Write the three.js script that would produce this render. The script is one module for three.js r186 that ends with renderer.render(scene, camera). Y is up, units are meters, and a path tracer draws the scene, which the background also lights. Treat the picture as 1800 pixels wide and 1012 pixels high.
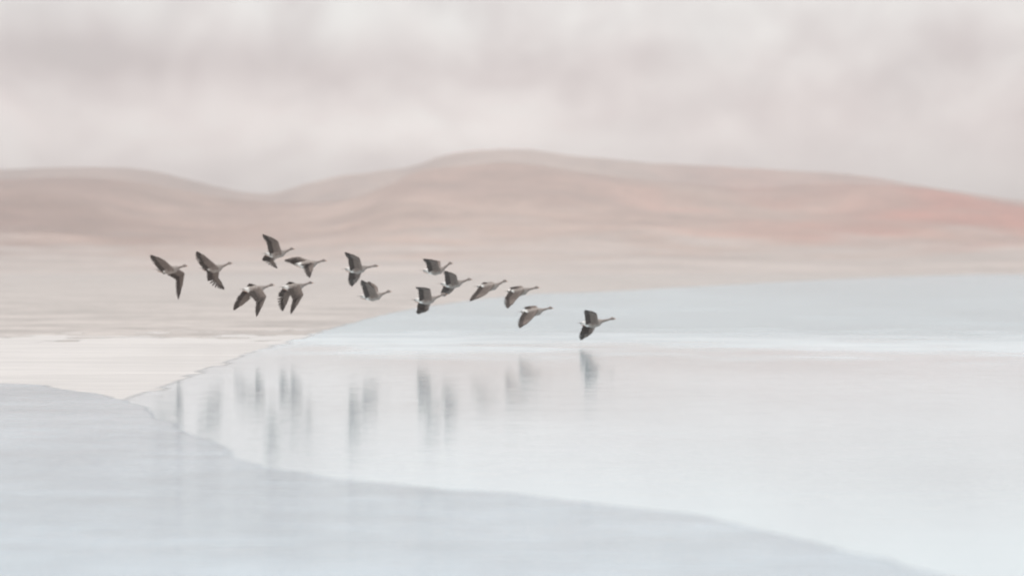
import * as THREE from 'three';
import { MarchingCubes } from 'three/addons/objects/MarchingCubes.js';
import { mergeVertices } from 'three/addons/utils/BufferGeometryUtils.js';

// ---------------------------------------------------------------- noise
function rng(seed) { let s = seed >>> 0; return () => { s = (s + 0x6D2B79F5) | 0; let t = Math.imul(s ^ (s >>> 15), 1 | s); t = (t + Math.imul(t ^ (t >>> 7), 61 | t)) ^ t; return ((t ^ (t >>> 14)) >>> 0) / 4294967296; }; }
function hash(x, y, s) { let h = Math.imul(x, 374761393) ^ Math.imul(y, 668265263) ^ Math.imul(s, 974634721); h = Math.imul(h ^ (h >>> 13), 1274126177); return ((h ^ (h >>> 16)) >>> 0) / 4294967296; }
function vnoise(x, y, s, px = 0, py = 0) {           // px, py: period of the lattice, 0 for none
  const xi = Math.floor(x), yi = Math.floor(y), fx = x - xi, fy = y - yi;
  const u = fx * fx * fx * (fx * (fx * 6 - 15) + 10), v = fy * fy * fy * (fy * (fy * 6 - 15) + 10);
  const wx = (k) => px ? ((k % px) + px) % px : k, wy = (k) => py ? ((k % py) + py) % py : k;
  const a = hash(wx(xi), wy(yi), s), b = hash(wx(xi + 1), wy(yi), s), c = hash(wx(xi), wy(yi + 1), s), d = hash(wx(xi + 1), wy(yi + 1), s);
  return a + (b - a) * u + (c - a) * v + (a - b - c + d) * u * v;
}
function fbm(x, y, s, oct = 4, px = 0, py = 0) { let a = 0.5, t = 0, n = 0; for (let i = 0; i < oct; i++) { t += a * vnoise(x, y, s + i * 17, px, py); n += a; a *= 0.5; x *= 2; y *= 2; px *= 2; py *= 2; } return t / n; }
const clamp = (x, a = 0, b = 1) => Math.min(b, Math.max(a, x));
const smooth = (a, b, x) => { const t = clamp((x - a) / (b - a)); return t * t * (3 - 2 * t); };
const mix = (a, b, t) => a + (b - a) * t;

// ---------------------------------------------------------------- camera
const scene = new THREE.Scene();
const camera = new THREE.PerspectiveCamera(11.6, 1024 / 575, 0.1, 12000);
camera.position.set(0, 1.65, 0);
camera.lookAt(0, 1.65 - 36 / 4980 * 60, -60);
camera.focus = 43;
camera.userData.fStop = 1.0;

// ---------------------------------------------------------------- sky: a high thin overcast with soft stratus banks
const SKY_LEVEL = 1.0;
function makeSky() {
  const W = 4096, H = 2048, data = new Float32Array(W * H * 4), D = 180 / Math.PI;
  const shade = new Float32Array(W * H), R = rng(41);
  const bank = (az, el, rx, ry, amount) => {          // one soft cloud bank: azimuth and height in degrees, its reach, how much darker it is
    const c0 = Math.floor((0.25 + az / 360) * W), r0 = Math.floor((0.5 + el / 180) * H), cw = Math.ceil(rx * 2.6 / 360 * W), rh = Math.ceil(ry * 2.6 / 180 * H);
    for (let r = Math.max(H / 2, r0 - rh); r <= Math.min(H - 1, r0 + rh); r++) for (let c = c0 - cw; c <= c0 + cw; c++) {
      const dx = (c - c0) / W * 360 / rx, dy = (r - r0) / H * 180 / ry;
      shade[r * W + ((c % W) + W) % W] += amount * Math.exp(-(dx * dx + dy * dy));
    }
  };
  // the banks over the hills
  bank(-9.5, 4.2, 3.2, 0.62, 0.27); bank(-4.6, 4.05, 4.2, 0.5, 0.17); bank(0.6, 3.9, 3.4, 0.5, 0.10); bank(-12.5, 2.4, 2.6, 0.7, 0.08);
  bank(8.8, 4.0, 2.4, 0.8, 0.10); bank(5.2, 3.3, 1.6, 0.25, 0.05); bank(9.3, 2.3, 1.4, 0.3, 0.06); bank(2.2, 2.9, 0.9, 0.2, 0.05); bank(-5.7, 2.9, 0.8, 0.22, 0.06);
  bank(-5.0, 2.8, 4.8, 0.55, -0.16); bank(-0.6, 2.7, 2.6, 0.5, -0.14); bank(2.6, 2.6, 2.0, 0.35, -0.03);
  // the same kind of weather all round
  for (let i = 0; i < 150; i++) {
    const az = 16 + R() * 328, el = 1 + R() * R() * 40, k = 1 + el / 12;
    bank(az, el, (2 + R() * 4) * k, (0.35 + R() * 0.5) * k, R() < 0.55 ? 0.05 + R() * 0.12 : -0.03 - R() * 0.06);
  }
  for (let r = 0; r < H; r++) for (let c = 0; c < W; c++) {
    const q = (r * W + c) * 4, el = Math.max(0, ((r + 0.5) / H - 0.5) * 180);
    if (r < H / 2 - 2) { data[q] = 0.66; data[q + 1] = 0.65; data[q + 2] = 0.65; data[q + 3] = 1; continue; }
    const az = ((c + 0.5) / W) * 360, per = 180, y = Math.log(1 + el / 4) * 9;
    const wv = fbm(az / 3, y * 0.4, 131, 2, 120) * 2.4, n = fbm(az / 1.5, y * 0.9 + wv, 3, 4, 240) - 0.5, n2 = fbm(az / 0.8, y * 1.2 + wv, 29, 3, 450) - 0.5, n3 = fbm(az / 2, y * 0.7 + wv, 63, 3, 180) - 0.5;
    const d = 1 - shade[r * W + c] - n * 0.22 - n2 * 0.22;
    const up = Math.sin(el / D), cool = smooth(2.6, 5.6, el), blue = smooth(5, 26, el);
    const L = 0.925 * d * (1 - 0.065 * cool) * (1 + 0.10 * (1 - smooth(0.6, 3.4, el))) * (1 + 0.75 * up) * SKY_LEVEL, tint = clamp((1 - d) * 1.2, -0.2, 0.35);
    data[q] = L * mix(mix(1.022, 0.995, cool), 0.97, blue) * (1 - tint * 0.02);
    data[q + 1] = L * mix(mix(0.919, 0.967, cool), 0.975, blue) * (1 - tint * 0.17 + n3 * 0.05);
    data[q + 2] = L * mix(mix(0.896, 0.948, cool), 0.985, blue) * (1 - tint * 0.13 + n3 * 0.05);
    data[q + 3] = 1;
  }
  const t = new THREE.DataTexture(data, W, H, THREE.RGBAFormat, THREE.FloatType);
  t.mapping = THREE.EquirectangularReflectionMapping; t.magFilter = THREE.LinearFilter; t.minFilter = THREE.LinearFilter; t.wrapS = THREE.RepeatWrapping; t.needsUpdate = true;
  return t;
}
scene.background = makeSky();
scene.environment = scene.background;

// ---------------------------------------------------------------- sun behind the overcast
const sun = new THREE.DirectionalLight(new THREE.Color(1, 0.96, 0.91), 1.3);
sun.position.set(-60, 130, -60); sun.target.position.set(0, 0, -60);
sun.castShadow = true; sun.shadow.radius = 30; sun.shadow.mapSize.set(2048, 2048);
Object.assign(sun.shadow.camera, { left: -60, right: 60, top: 60, bottom: -60, near: 1, far: 400 });
scene.add(sun, sun.target);

const renderer = new THREE.WebGLRenderer({ antialias: true });
renderer.setSize(1024, 575);
renderer.toneMapping = THREE.LinearToneMapping;
renderer.toneMappingExposure = 1.0;
renderer.shadowMap.enabled = true;

// ---------------------------------------------------------------- haze
scene.fog = new THREE.FogExp2(new THREE.Color(1.0, 0.952, 0.935), 0.00052);

// ---------------------------------------------------------------- textures
function dataTexture(n, fill, srgb = false) {
  const d = new Uint8Array(n * n * 4);
  for (let y = 0; y < n; y++) for (let x = 0; x < n; x++) { const v = fill(x / n, y / n), q = (y * n + x) * 4; for (let k = 0; k < 3; k++) d[q + k] = clamp(Math.round((Array.isArray(v) ? v[k] : v) * 255), 0, 255); d[q + 3] = 255; }
  const t = new THREE.DataTexture(d, n, n, THREE.RGBAFormat); t.wrapS = t.wrapT = THREE.RepeatWrapping; t.magFilter = THREE.LinearFilter; t.minFilter = THREE.LinearMipmapLinearFilter; t.generateMipmaps = true;
  if (srgb) t.colorSpace = THREE.SRGBColorSpace; t.needsUpdate = true; return t;
}
const repeated = (t, u, v = u) => { const c = t.clone(); c.repeat.set(1 / u, 1 / v); c.needsUpdate = true; return c; };
// wind ripples: long crests across the view, three sizes (the tile repeats without a seam)
const rippleTex = dataTexture(1024, (u, v) => {
  const w = fbm(u * 6, v * 6, 5, 3, 6, 6) * 1.3;
  return 0.45 * fbm(u * 8 + 0, v * 40 + w * 2, 61, 3, 8, 40) + 0.35 * fbm(u * 22, v * 110, 83, 2, 22, 110) + 0.2 * fbm(u * 3, v * 9, 97, 3, 3, 9);
});
// pale matter in the water and on the sand: colour patches, about white
const patchTex = dataTexture(1024, (u, v) => {
  const a = fbm(u * 5, v * 12, 7, 5, 5, 12), b = fbm(u * 30, v * 90, 19, 3, 30, 90), g = hash(Math.floor(u * 1024), Math.floor(v * 1024), 3);
  const m = 0.90 + 0.10 * (a - 0.5) * 1.6 + 0.05 * (b - 0.5) + 0.02 * (g - 0.5);
  return [m, m, m];
}, true);
const grainTex = dataTexture(1024, (u, v) => {
  const a = fbm(u * 9, v * 9, 23, 5, 9, 9), b = fbm(u * 70, v * 70, 37, 3, 70, 70);
  const m = 0.86 + 0.22 * (a - 0.5) + 0.16 * (b - 0.5);
  return [m, m * 0.995, m * 0.985];
}, true);

// ---------------------------------------------------------------- helpers
const V = (x, y, z) => new THREE.Vector3(x, y, z);
const taken = {};
function numbered(name) { const k = taken[name] = (taken[name] ?? -1) + 1; return k ? name + '_' + String(k).padStart(3, '0') : name; }
function mesh(name, geo, mat, parent = scene) { const m = new THREE.Mesh(geo, mat); m.name = parent === scene ? numbered(name) : name; m.castShadow = m.receiveShadow = true; parent.add(m); return m; }
function structure(name, geo, mat, label, category) { const m = mesh(name, geo, mat); m.userData = { kind: 'structure', label, category }; return m; }
function std(color, extra = {}) { return new THREE.MeshPhysicalMaterial({ color: new THREE.Color(...color), roughness: 0.9, ...extra }); }
function curve1(points) {                              // smooth height profile through [x, h] pairs
  return (x) => {
    const n = points.length; if (x <= points[0][0]) return points[0][1]; if (x >= points[n - 1][0]) return points[n - 1][1];
    let i = 0; while (x > points[i + 1][0]) i++;
    const p = (k) => points[clamp(k, 0, n - 1)], t = (x - p(i)[0]) / (p(i + 1)[0] - p(i)[0]);
    const sl = (k) => { const a = p(k - 1), b = p(k + 1); return (b[1] - a[1]) / Math.max(1e-6, b[0] - a[0]); }, h = p(i + 1)[0] - p(i)[0];
    const t2 = t * t, t3 = t2 * t;
    return (2 * t3 - 3 * t2 + 1) * p(i)[1] + (t3 - 2 * t2 + t) * h * sl(i) + (3 * t2 - 2 * t3) * p(i + 1)[1] + (t3 - t2) * h * sl(i + 1);
  };
}
// a level sheet: outline of [x, z] points, uv in metres
function sheet(points, y) {
  const s = new THREE.Shape(points.map(([x, z]) => new THREE.Vector2(x, -z)));
  const g = new THREE.ShapeGeometry(s); g.rotateX(-Math.PI / 2); g.translate(0, y, 0); return g;
}
// a shoreline through the given points, with the small in-and-out of a real edge
function shore(points, steps, wobble, seed) {
  const c = new THREE.CatmullRomCurve3(points.map(([x, z]) => new THREE.Vector3(x, 0, z)), false, 'centripetal'), out = [];
  for (let i = 0; i <= steps; i++) {
    const p = c.getPoint(i / steps), t = c.getTangent(i / steps), d = Math.hypot(p.x, p.z);
    const k = (fbm(i * 0.16, 0.5, seed, 5) - 0.5) * wobble * d / 40;
    out.push([p.x - t.z * k, p.z + t.x * k]);
  }
  return out;
}

// ---------------------------------------------------------------- ground, water, hills
const groundMat = std([0.555, 0.51, 0.49], { map: repeated(grainTex, 30), bumpMap: repeated(rippleTex, 6), bumpScale: 0.002, roughness: 0.9 });
structure('tidal_flat', sheet([[-3500, 200], [3500, 200], [3500, -5200], [-3500, -5200]], 0), groundMat, 'pale beige sand flat stretching to the hills', 'sand');

// a map laid once over a stretch of ground: x0..x1 across and z0..z1 in depth, through the second uv set
function areaTexture(n, x0, x1, z0, z1, fill, srgb = false) {
  const t = dataTexture(n, (u, v) => fill(mix(x0, x1, u), mix(z0, z1, v)), srgb); t.wrapS = t.wrapT = THREE.ClampToEdgeWrapping; t.channel = 1; return t;
}
function areaUv(g, x0, x1, z0, z1) {
  const p = g.attributes.position, a = new Float32Array(p.count * 2);
  for (let i = 0; i < p.count; i++) { a[i * 2] = (p.getX(i) - x0) / (x1 - x0); a[i * 2 + 1] = (p.getZ(i) - z0) / (z1 - z0); }
  g.setAttribute('uv1', new THREE.BufferAttribute(a, 2)); return g;
}
// the wet film on the sand thins out in streaks towards the dry flat
const wetArea = [-60, 8, -96, -28];
const wetFilm = areaTexture(1024, ...wetArea, (x, z) => smooth(0.43, 0.52, 0.5 + (z + 70 + (fbm(x * 0.12, z * 0.05, 14, 3) - 0.5) * 8) * 0.042 + (fbm(x * 0.9, z * 0.8, 12, 6) - 0.5) * 0.9));
const wetMat = std([0.64, 0.605, 0.58], { map: repeated(patchTex, 14, 9), bumpMap: repeated(rippleTex, 5), bumpScale: 0.003, roughness: 0.35, alphaMap: wetFilm, transparent: true });
structure('wet_sand', areaUv(sheet([[-60, -96], [8, -96], [8, -28], [-60, -28]], 0.003), ...wetArea), wetMat, 'cream wet sand tongue at the left shore', 'wet sand');

// calm near water; farther out it is deeper, and a breeze ruffles it in streaks
const waterArea = [-20, 140, -170, -10];
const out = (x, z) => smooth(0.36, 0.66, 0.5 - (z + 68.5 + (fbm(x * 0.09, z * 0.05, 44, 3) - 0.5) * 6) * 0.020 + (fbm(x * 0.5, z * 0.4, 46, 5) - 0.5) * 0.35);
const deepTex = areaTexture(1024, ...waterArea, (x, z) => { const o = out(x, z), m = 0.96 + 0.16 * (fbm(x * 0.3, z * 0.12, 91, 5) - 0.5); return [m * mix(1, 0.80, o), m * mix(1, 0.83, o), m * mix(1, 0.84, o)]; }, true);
const breeze = (x, z) => smooth(0.20, 0.80, 0.5 - (z + 55 + (fbm(x * 0.12, z * 0.06, 144, 3) - 0.5) * 10) * 0.026 + (fbm(x * 0.5, z * 0.35, 146, 5) - 0.5) * 0.45);
const ruffleTex = areaTexture(1024, ...waterArea, (x, z) => mix(0.29, 0.72, breeze(x, z) ** 2));
const shoreX = curve1([[-170, 0.8], [-149.4, -1.5], [-122.6, -3.4], [-101.4, -4.5], [-82.2, -4.9], [-69.6, -5.0], [-57.9, -5.1], [-48.9, -5.1], [-41.5, -5.0], [-35.4, -4.9], [-25, -4.8], [0, -4.5]]);
const filmTex = areaTexture(1024, ...waterArea, (x, z) => smooth(-0.02, 0.06, x - shoreX(z) + (fbm(x * 1.1, z * 0.6, 152, 4) - 0.5) * 0.5));
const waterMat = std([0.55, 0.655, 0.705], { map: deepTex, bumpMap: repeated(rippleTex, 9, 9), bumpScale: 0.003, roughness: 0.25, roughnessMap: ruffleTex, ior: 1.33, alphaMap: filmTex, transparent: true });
const waterEdge = shore([[-4.3, 30], [-4.5, 0], [-4.8, -25], [-4.9, -35.4], [-5.0, -41.5], [-5.1, -48.9], [-5.1, -57.9], [-5.0, -69.6], [-4.9, -82.2], [-4.5, -101.4], [-3.4, -122.6], [-1.5, -149.4], [1.8, -178.6], [5.8, -191.1], [18, -256.8], [41.2, -373.5], [88.4, -586.9], [148.5, -821.7], [230, -1000], [420, -1060]], 520, 0.25, 33);
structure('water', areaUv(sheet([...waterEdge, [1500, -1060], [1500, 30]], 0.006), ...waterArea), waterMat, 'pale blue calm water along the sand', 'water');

// silty shallows, thinning out over the last half metre of their edge
const barX = curve1([[-66, -120], [-50, -40], [-44.5, -18], [-40.3, -7.3], [-38.8, -6.3], [-35.4, -4.9], [-29.9, -3.6], [-25.5, -2.6], [-23.7, -2.1], [-22.1, -1.3], [-20.9, -0.3], [-19.8, 0.6], [-19.1, 1.1], [-17.4, 1.7], [-15.2, 2.3], [-11, 3.2], [-4, 4.6], [30, 8]]);
const barArea = [-26, 14, -50, 0];
const silt = areaTexture(1536, ...barArea, (x, z) => {
  const d = (barX(z) - x) * 0.5 * (z < -38 ? 0.7 : 1) + (fbm(x * 1.6, z * 0.9, 52, 5) - 0.5) * 0.16;
  return smooth(-0.02, 0.05, d) * (0.96 + 0.16 * (fbm(x * 0.35, z * 0.3, 57, 4) - 0.5));
});
const shallowMat = std([0.48, 0.60, 0.685], { map: repeated(patchTex, 5, 8), bumpMap: repeated(rippleTex, 7, 7), bumpScale: 0.011, roughness: 0.08, ior: 1.3, alphaMap: silt, transparent: true });
structure('shallows', areaUv(sheet([[-26, -50], [-14, -46], [-7, -43], [-4, -38], [-2, -29], [-0.5, -24], [1.8, -20.6], [3.2, -16], [7, -4], [12, 0], [-26, 0]], 0.008), ...barArea), shallowMat, 'blue grey rippled silty shallows in the foreground', 'shallow water');

function hillMesh(profile, zFoot, zRidge, zBack, x0, x1, nx, nz, seed) {
  const pos = [], col = [], uv = [], idx = [], H = curve1(profile);
  for (let j = 0; j <= nz; j++) for (let i = 0; i <= nx; i++) {
    const x = mix(x0, x1, i / nx), s = j / nz, z = -mix(zFoot, zBack, s), D = -z;
    const front = Math.pow(clamp((D - zFoot) / (zRidge - zFoot)), 2.0) * (1 - 0.08 * smooth(0.85, 1, (D - zFoot) / (zRidge - zFoot))) / 0.92, back = 1 - 0.5 * smooth(zRidge, zBack, D);
    const gul = (fbm(x / 70, D / 110, seed, 4) - 0.5), fine = (fbm(x / 9, D / 14, seed + 5, 3) - 0.5);
    const y = -0.6 + (H(x) + 0.6) * front * back * (1 + gul * 0.45 * (1 - Math.pow(front * back, 6))) + fine * 1.1 * front;
    pos.push(x, y, z); uv.push(x, D);
  }
  for (let j = 0; j < nz; j++) for (let i = 0; i < nx; i++) { const a = j * (nx + 1) + i, b = a + 1, c = a + nx + 1, d = c + 1; idx.push(a, b, d, a, d, c); }
  const g = new THREE.BufferGeometry(); g.setAttribute('position', new THREE.Float32BufferAttribute(pos, 3)); g.setAttribute('uv', new THREE.Float32BufferAttribute(uv, 2)); g.setIndex(idx);
  return g;
}
function paint(g, fn) { const p = g.attributes.position, c = new Float32Array(p.count * 3); for (let i = 0; i < p.count; i++) c.set(fn(p.getX(i), p.getY(i), p.getZ(i)), i * 3); g.setAttribute('color', new THREE.BufferAttribute(c, 3)); return g; }
const hillMat = std([1, 1, 1], { vertexColors: true, map: repeated(grainTex, 330, 260), roughness: 1 });
// dry grass on pale soil, a little pinker to the right
const turf = (seed, left, middle, right) => (x, y, z) => {
  const p = fbm(x / 60, z / 60 + y / 14, seed, 5), r = smooth(30, 290, x + (p - 0.5) * 300), l = 1 - smooth(-260, -30, x + (p - 0.5) * 220), m = 0.90 + 0.2 * p;
  const moor = smooth(0.40, 0.60, fbm(x / 85, -z / 150 + 3, seed + 9, 5)) * smooth(1120, 1330, -z + (fbm(x / 30, z / 40, seed + 6, 4) - 0.5) * 300) * 0.42;   // heather moor in patches on the high ground
  const sand = 1 - smooth(820, 1180, -z + (fbm(x / 26, z / 40, seed + 3, 5) - 0.5) * 420);           // blown sand on the lowest ground
  return [0, 1, 2].map((k) => mix(mix(m * mix(mix(middle[k], left[k], l), right[k], r), [0.36, 0.215, 0.185][k], moor * (1 - 0.6 * r)), [0.59, 0.52, 0.49][k], sand));
};
const nearHill = paint(hillMesh([[-900, 30], [-600, 38], [-392, 42.3], [-331, 46.2], [-271, 48], [-232, 49.5], [-202, 47.4], [-175, 42.6], [-145, 37.8], [-120, 36], [-90, 37.2], [-72, 40.8], [-48, 52.9], [-12, 55.9], [15, 55], [45, 51], [90, 46.2], [127, 43.8], [166, 46.2], [199, 45], [241, 39.3], [271, 34.2], [316, 28.8], [392, 22.7], [900, 14]], 620, 1500, 1750, -900, 900, 360, 110, 71), turf(15, [0.35, 0.215, 0.175], [0.57, 0.415, 0.355], [0.52, 0.215, 0.165]));
nearHill.computeVertexNormals();
structure('hill', nearHill, hillMat, 'nearer brown heath hill with a reddish right shoulder', 'hill');
const farHill = paint(hillMesh([[-1400, 50], [-900, 66], [-600, 75.5], [-416, 81.5], [-346, 83.4], [-300, 81.5], [-263, 73.2], [-231, 65.4], [-199, 61.7], [-166, 70], [-139, 76.5], [-115, 79.2], [-83, 83.9], [-51, 94], [-18, 97.7], [18, 97.3], [46, 93.1], [88, 89.4], [115, 86.6], [162, 84.3], [231, 80.2], [277, 77.4], [323, 70], [369, 62.6], [416, 56.1], [508, 43.2], [647, 34], [1400, 20]], 1800, 2300, 2600, -1400, 1400, 360, 60, 143), turf(77, [0.42, 0.28, 0.235], [0.58, 0.43, 0.37], [0.56, 0.32, 0.26]));
farHill.computeVertexNormals();
structure('hill', farHill, hillMat, 'distant pale ridge behind the nearer hill', 'hill');

// ---------------------------------------------------------------- geese
const featherMat = new THREE.MeshPhysicalMaterial({ vertexColors: true, roughness: 0.85, side: THREE.DoubleSide });
const plumageMat = new THREE.MeshPhysicalMaterial({ vertexColors: true, roughness: 0.8 });
const billMat = std([0.42, 0.22, 0.13], { roughness: 0.5 }), eyeMat = std([0.02, 0.015, 0.012], { roughness: 0.15 }), footMat = std([0.40, 0.24, 0.18], { roughness: 0.6 });

class Feathers {                                        // collects feather blades into one geometry
  constructor() { this.p = []; this.c = []; this.i = []; }
  blade(root, dir, len, w, nrm, color, droop = 0) {
    const d = dir.clone().normalize(), side = V().crossVectors(d, nrm).normalize(), n = V().crossVectors(side, d).normalize(), at = this.p.length / 3;
    const st = [[0, 0.45], [0.25, 0.85], [0.62, 1], [0.88, 0.72], [1, 0.12]], th = 0.0022;
    for (const [t, k] of st) {
      const c = root.clone().addScaledVector(d, t * len).addScaledVector(n, -droop * t * t * len);
      const quill = 0.86;
      for (const [s, h, tone] of [[-0.5, 0, 1], [0.05, th, quill], [0.5, 0, 1], [0.05, -th, quill]]) {
        const v = c.clone().addScaledVector(side, s * w * k).addScaledVector(n, h);
        this.p.push(v.x, v.y, v.z); this.c.push(color[0] * tone, color[1] * tone, color[2] * tone);
      }
    }
    for (let k = 0; k < st.length - 1; k++) for (let e = 0; e < 4; e++) { const a = at + k * 4 + e, b = at + k * 4 + (e + 1) % 4; this.i.push(a, b, b + 4, a, b + 4, a + 4); }
  }
  build(name, parent) {
    const g = new THREE.BufferGeometry(); g.setAttribute('position', new THREE.Float32BufferAttribute(this.p, 3)); g.setAttribute('color', new THREE.Float32BufferAttribute(this.c, 3)); g.setIndex(this.i); g.computeVertexNormals();
    return mesh(name, g, featherMat, parent);
  }
}
const jitter = (c, R, a) => { const k = 1 + (R() - 0.5) * a; return c.map((x) => x * k); };
// S, W, T: shoulder, wrist and wing tip; tones: [coverts, secondaries, primaries]
function wing(name, S, W, T, tones, parent, R) {
  const f = new Feathers(), arm = W.clone().sub(S), hand = T.clone().sub(W), reach = hand.length(), armD = arm.clone().normalize(), handD = hand.clone().normalize();
  const back = V(-1, -0.10, 0), chord = back.clone().addScaledVector(armD, -0.65 * back.dot(armD)).normalize();
  const nrm = V().crossVectors(armD, chord).normalize(); if (nrm.y < 0) nrm.negate();
  const hn = V().crossVectors(handD, chord).normalize(); if (hn.y < 0) hn.negate();
  for (let i = 0; i < 14; i++) {                        // secondaries
    const t = i / 13, root = S.clone().lerp(W, t).addScaledVector(chord, 0.015), d = chord.clone().addScaledVector(armD, 0.05 + 0.25 * t);
    f.blade(root.addScaledVector(nrm, (i % 2) * 0.0025), d, mix(0.225, 0.235, Math.sin(t * 3)) * (0.97 + R() * 0.06), 0.052, nrm, jitter(tones[1], R, 0.12), 0.06);
  }
  for (let i = 0; i < 10; i++) {                        // primaries fan out from the hand
    const t = i / 9, root = W.clone().addScaledVector(handD, reach * 0.38 * t), d = chord.clone().lerp(handD, Math.pow(t, 0.62) * 0.98), left = reach - reach * 0.38 * t;
    const len = mix(0.235, Math.max(left, 0.16), Math.pow(t, 1.5));
    f.blade(root.addScaledVector(hn, (i % 2) * 0.0025), d, len * (0.98 + R() * 0.04), mix(0.05, 0.034, t), hn, jitter(tones[2], R, 0.12), 0.05);
  }
  for (let row = 0; row < 2; row++) for (const s of [1, -1]) for (let i = 0; i < 18; i++) {   // coverts above and below
    const t = i / 17, onArm = t < 0.62, a = onArm ? t / 0.62 : (t - 0.62) / 0.38, n = onArm ? nrm : hn;
    const root = onArm ? S.clone().lerp(W, a) : W.clone().addScaledVector(handD, reach * 0.42 * a);
    const d = chord.clone().lerp(handD, onArm ? 0.1 : 0.15 + 0.6 * a);
    f.blade(root.addScaledVector(n, s * (0.006 + 0.004 * row)).addScaledVector(chord, -0.012), d, (row ? 0.085 : 0.15) * (onArm ? 1 : 1 - 0.35 * a), 0.04, n, jitter(tones[0], R, 0.16), 0.02);
  }
  return f.build(name, parent);
}
const FIELD = 72;
function bodyShape(head, armsW, S) {
  const half = V(0.46, 0.40, 0.40), off = V(0.06, 0.02, 0), mc = new MarchingCubes(FIELD, new THREE.MeshBasicMaterial(), false, false, 60000);
  mc.isolation = 0;
  const hc = V(head[0] - 0.055, head[1] + 0.004, 0), nb = V(0.15, 0.035, 0);
  const caps = [
    [V(-0.25, 0.005, 0), 0.022, V(-0.12, -0.004, 0), 0.062], [V(-0.12, -0.004, 0), 0.062, V(-0.01, -0.006, 0), 0.086], [V(-0.01, -0.006, 0), 0.086, V(0.09, 0.008, 0), 0.076], [V(0.09, 0.008, 0), 0.070, nb, 0.042],
    [nb, 0.040, nb.clone().lerp(hc, 0.5).add(V(0, -0.004, 0)), 0.019], [nb.clone().lerp(hc, 0.5).add(V(0, -0.004, 0)), 0.019, hc, 0.022], [hc, 0.027, hc.clone().add(V(0.022, -0.004, 0)), 0.023],
    ...armsW.map((w, k) => [S[k], 0.036, S[k].clone().lerp(w, 0.94), 0.017]),
  ].map(([a, ra, b, rb]) => { const d = b.clone().sub(a); return [a.x, a.y, a.z, d.x, d.y, d.z, d.lengthSq(), ra, rb]; });
  const n = FIELD, h = n / 2;
  for (let k = 0; k < n; k++) for (let j = 0; j < n; j++) for (let i = 0; i < n; i++) {
    const x = (i - h) / h * half.x + off.x, y = (j - h) / h * half.y + off.y, z = (k - h) / h * half.z;
    let m = 1;
    for (const c of caps) {
      const px = x - c[0], py = y - c[1], pz = z - c[2], t = clamp((px * c[3] + py * c[4] + pz * c[5]) / c[6]);
      const dd = Math.hypot(px - c[3] * t, py - c[4] * t, pz - c[5] * t) - (c[7] + (c[8] - c[7]) * t);
      const hh = clamp(0.5 + 0.5 * (m - dd) / 0.028); m = m + (dd - m) * hh - 0.028 * hh * (1 - hh);
    }
    mc.field[k * n * n + j * n + i] = -m;
  }
  mc.update();
  let g = new THREE.BufferGeometry();
  const p = Float32Array.from(mc.positionArray.slice(0, mc.count * 3));
  for (let i = 0; i < p.length; i += 3) { p[i] = p[i] * half.x + off.x; p[i + 1] = p[i + 1] * half.y + off.y; p[i + 2] *= half.z; }
  g.setAttribute('position', new THREE.BufferAttribute(p, 3));
  g = mergeVertices(g, 1e-5); g.computeVertexNormals(); return g;
}
const COVERT = [0.20, 0.16, 0.14], FLIGHT = [0.072, 0.056, 0.05], WHITE = [0.78, 0.76, 0.73];   // one plumage for the whole flock
const ARM = 0.27, HAND = 0.40;
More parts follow.
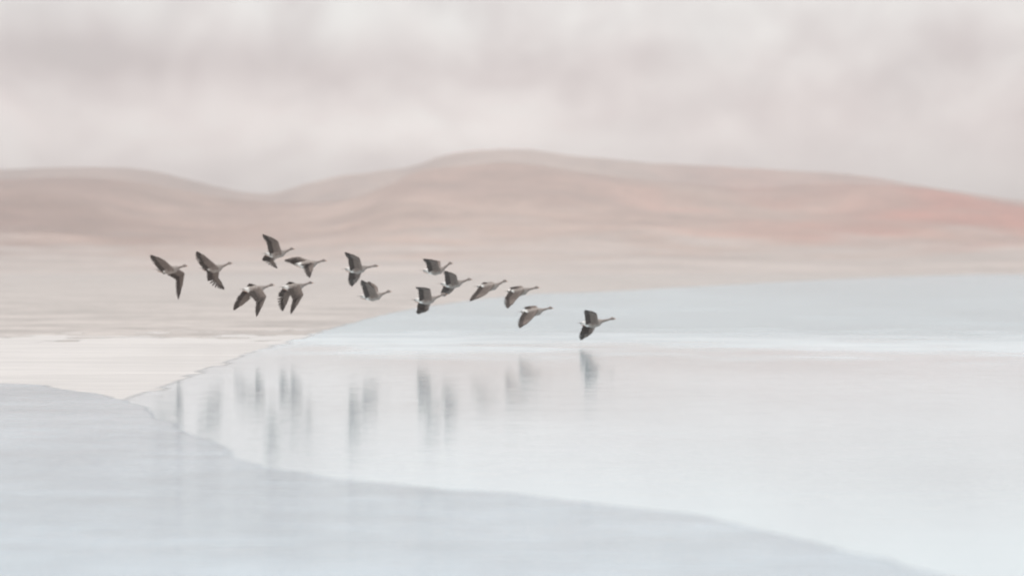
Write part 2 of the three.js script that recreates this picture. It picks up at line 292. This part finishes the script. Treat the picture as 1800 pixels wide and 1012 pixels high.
// pose 0: the first wing of the row is the far one; 1: it is the near one; 2: both wings are raised alike
function goose(row, pose, label) {
  const [x, y, z, hx, hy, ...w] = row, upNear = pose > 0, lifted = w.slice(0, 4).map((v, k) => v + [0.05, 0.0, 0.09, -0.03][k]);
  const [fwx, fwy, ftx, fty, nwx, nwy, ntx, nty] = pose === 2 ? [...lifted, ...w.slice(0, 4)] : upNear ? [...w.slice(4), ...w.slice(0, 4)] : w, R = rng(Math.round((x + 20) * 977));
  const g = new THREE.Group(); g.name = numbered('goose'); g.position.set(x, y, z); g.userData = { label, category: 'goose', group: 'geese flying low over the water' }; scene.add(g);
  const Ss = [V(0.085, 0.045, -0.05), V(0.085, upNear ? 0.0 : 0.035, 0.055)];
  const reach = (a, bx, by, len, side) => { const q = Math.hypot(bx - a.x, by - a.y); return V(bx, by, a.z + side * Math.sqrt(Math.max(len * len - q * q, 0.0036))); };
  const Wf = reach(Ss[0], fwx, fwy, ARM, -1), Tf = reach(Wf, ftx, fty, HAND, -1), Wn = reach(Ss[1], nwx, nwy, ARM, 1), Tn = reach(Wn, ntx, nty, HAND, 1);
  const backC = [0.30, 0.26, 0.235], neckC = [0.24, 0.20, 0.18];
  const body = paint(bodyShape([hx, hy], [Wf, Wn], Ss), (px, py, pz) => {
    const n = 0.92 + 0.16 * fbm(px * 60, py * 60 + pz * 40, 9, 2), vent = 1 - smooth(-0.15, -0.09, px + py * 0.5 + (n - 1) * 0.1), neck = smooth(0.15, 0.22, px) * (Math.abs(pz) < 0.06 ? 1 : 0), wingy = Math.abs(pz) > 0.085 ? 1 : 0;
    const t = wingy ? COVERT : neckC;
    return [0, 1, 2].map((k) => n * mix(mix(mix(backC[k], WHITE[k], vent * (1 - wingy)), neckC[k], neck), t[k], wingy));
  });
  mesh('body', body, plumageMat, g);
  wing('wing_feathers', Ss[0], Wf, Tf, [COVERT, FLIGHT, FLIGHT], g, R);
  wing('wing_feathers', Ss[1], Wn, Tn, [COVERT, FLIGHT, FLIGHT], g, R);
  const tf = new Feathers();
  for (let i = -4; i <= 4; i++) tf.blade(V(-0.205, 0.008, i * 0.006), V(-1, 0.02, i * 0.085), 0.135 - Math.abs(i) * 0.006, 0.034, V(0, 1, 0), jitter(COVERT, R, 0.2), 0.03);
  for (let i = -2; i <= 2; i++) for (const s of [1, -1]) tf.blade(V(-0.19, 0.008 + s * 0.012, i * 0.01), V(-1, 0, i * 0.08), 0.085, 0.036, V(0, 1, 0), WHITE, 0.03);
  tf.build('tail_feathers', g);
  const bill = new THREE.ConeGeometry(0.0145, 0.052, 10); bill.rotateZ(-Math.PI / 2); bill.scale(1, 0.95, 0.8); bill.rotateZ(-0.12); bill.translate(head_x(hx), hy - 0.004, 0);
  mesh('bill', bill, billMat, g);
  for (const s of [-1, 1]) { const e = new THREE.SphereGeometry(0.0055, 8, 6); e.translate(hx - 0.046, hy + 0.012, s * 0.0225); mesh('eye', e, eyeMat, g); }
  for (const s of [-1, 1]) {
    const pts = [[-0.12, -0.062], [-0.155, -0.058], [-0.19, -0.045], [-0.25, -0.03]].map(([a, b]) => V(a, b, s * 0.022));
    const leg = new THREE.TubeGeometry(new THREE.CatmullRomCurve3(pts), 8, 0.007, 6); mesh('leg', leg, footMat, g);
  }
  return g;
}
const head_x = (hx) => hx + 0.004;
// x, y, z of the breast; then across/up offsets in metres: bill, far wrist, far tip, near wrist, near tip
const flock = [
  [[-7.31, 1.60, -60.4, 0.376, 0.085, -0.073, 0.182, -0.352, 0.327, 0.291, -0.073, 0.170, -0.643], 1, 'leftmost goose of the flock, one wing high and one pointing down'],
  [[-6.44, 1.63, -61.2, 0.381, 0.111, -0.098, 0.184, -0.344, 0.381, 0.061, -0.197, 0.184, -0.455], 1, 'second goose from the left end, slim dark wing raised'],
  [[-5.05, 1.94, -60.8, 0.366, 0.110, 0.024, 0.269, -0.281, 0.427, -0.098, -0.147, -0.024, -0.305], 1, 'highest goose of the flock with broad dark wing raised'],
  [[-4.30, 1.71, -59.6, 0.383, 0.084, -0.203, 0.156, -0.527, 0.108, 0.144, 0.024, 0.084, -0.275], 0, 'goose just below and ahead of the highest one, wings arched wide'],
  [[-5.37, 1.19, -59.2, 0.392, 0.095, -0.155, -0.214, -0.476, -0.440, 0.238, -0.143, 0.048, -0.571], 0, 'left goose of the low pair with both wings hanging down'],
  [[-4.61, 1.23, -60.0, 0.386, 0.096, -0.120, -0.181, -0.277, -0.518, 0.193, -0.157, -0.060, -0.566], 0, 'right goose of the low pair with both wings hanging down'],
  [[-3.31, 1.61, -60.6, 0.438, 0.073, 0.049, 0.231, -0.243, 0.377, 0.024, -0.183, -0.146, -0.365], 1, 'upper goose of the middle pair, tall dark wing raised'],
  [[-2.92, 1.04, -59.4, 0.382, 0.107, 0.024, 0.191, -0.215, 0.358, 0.060, -0.179, -0.095, -0.334], 2, 'lower goose of the middle pair, tall dark wing raised'],
  [[-1.65, 1.58, -61.0, 0.367, 0.159, 0.037, 0.196, -0.245, 0.269, -0.037, -0.159, -0.282, -0.282], 2, 'topmost goose of the tight group of three'],
  [[-1.25, 1.30, -60.2, 0.387, 0.097, 0.060, 0.181, -0.169, 0.290, -0.024, -0.145, -0.206, -0.266], 1, 'foremost goose of the tight group of three'],
  [[-1.79, 0.97, -59.3, 0.417, 0.119, 0.071, 0.226, -0.202, 0.286, 0.024, -0.214, -0.179, -0.298], 1, 'lowest goose of the tight group of three'],
  [[-0.48, 1.24, -60.3, 0.375, 0.121, 0.073, 0.085, -0.048, 0.097, -0.085, -0.157, -0.412, -0.303], 0, 'fourth goose from the right end, wings swept low and back'],
  [[0.16, 1.14, -60.0, 0.410, 0.084, 0.036, 0.108, -0.157, 0.096, -0.084, -0.169, -0.253, -0.349], 0, 'third goose from the right end, near wing lowered'],
  [[0.45, 0.72, -59.2, 0.404, 0.083, 0.048, 0.119, -0.190, 0.095, -0.071, -0.166, -0.285, -0.321], 0, 'second goose from the right end, wings held level'],
  [[1.67, 0.50, -58.4, 0.457, 0.094, 0.059, 0.199, -0.176, 0.293, -0.023, -0.199, -0.235, -0.352], 1, 'leading goose at far right, lowest over the water'],
];
for (const args of flock) goose(...args);

renderer.render(scene, camera);
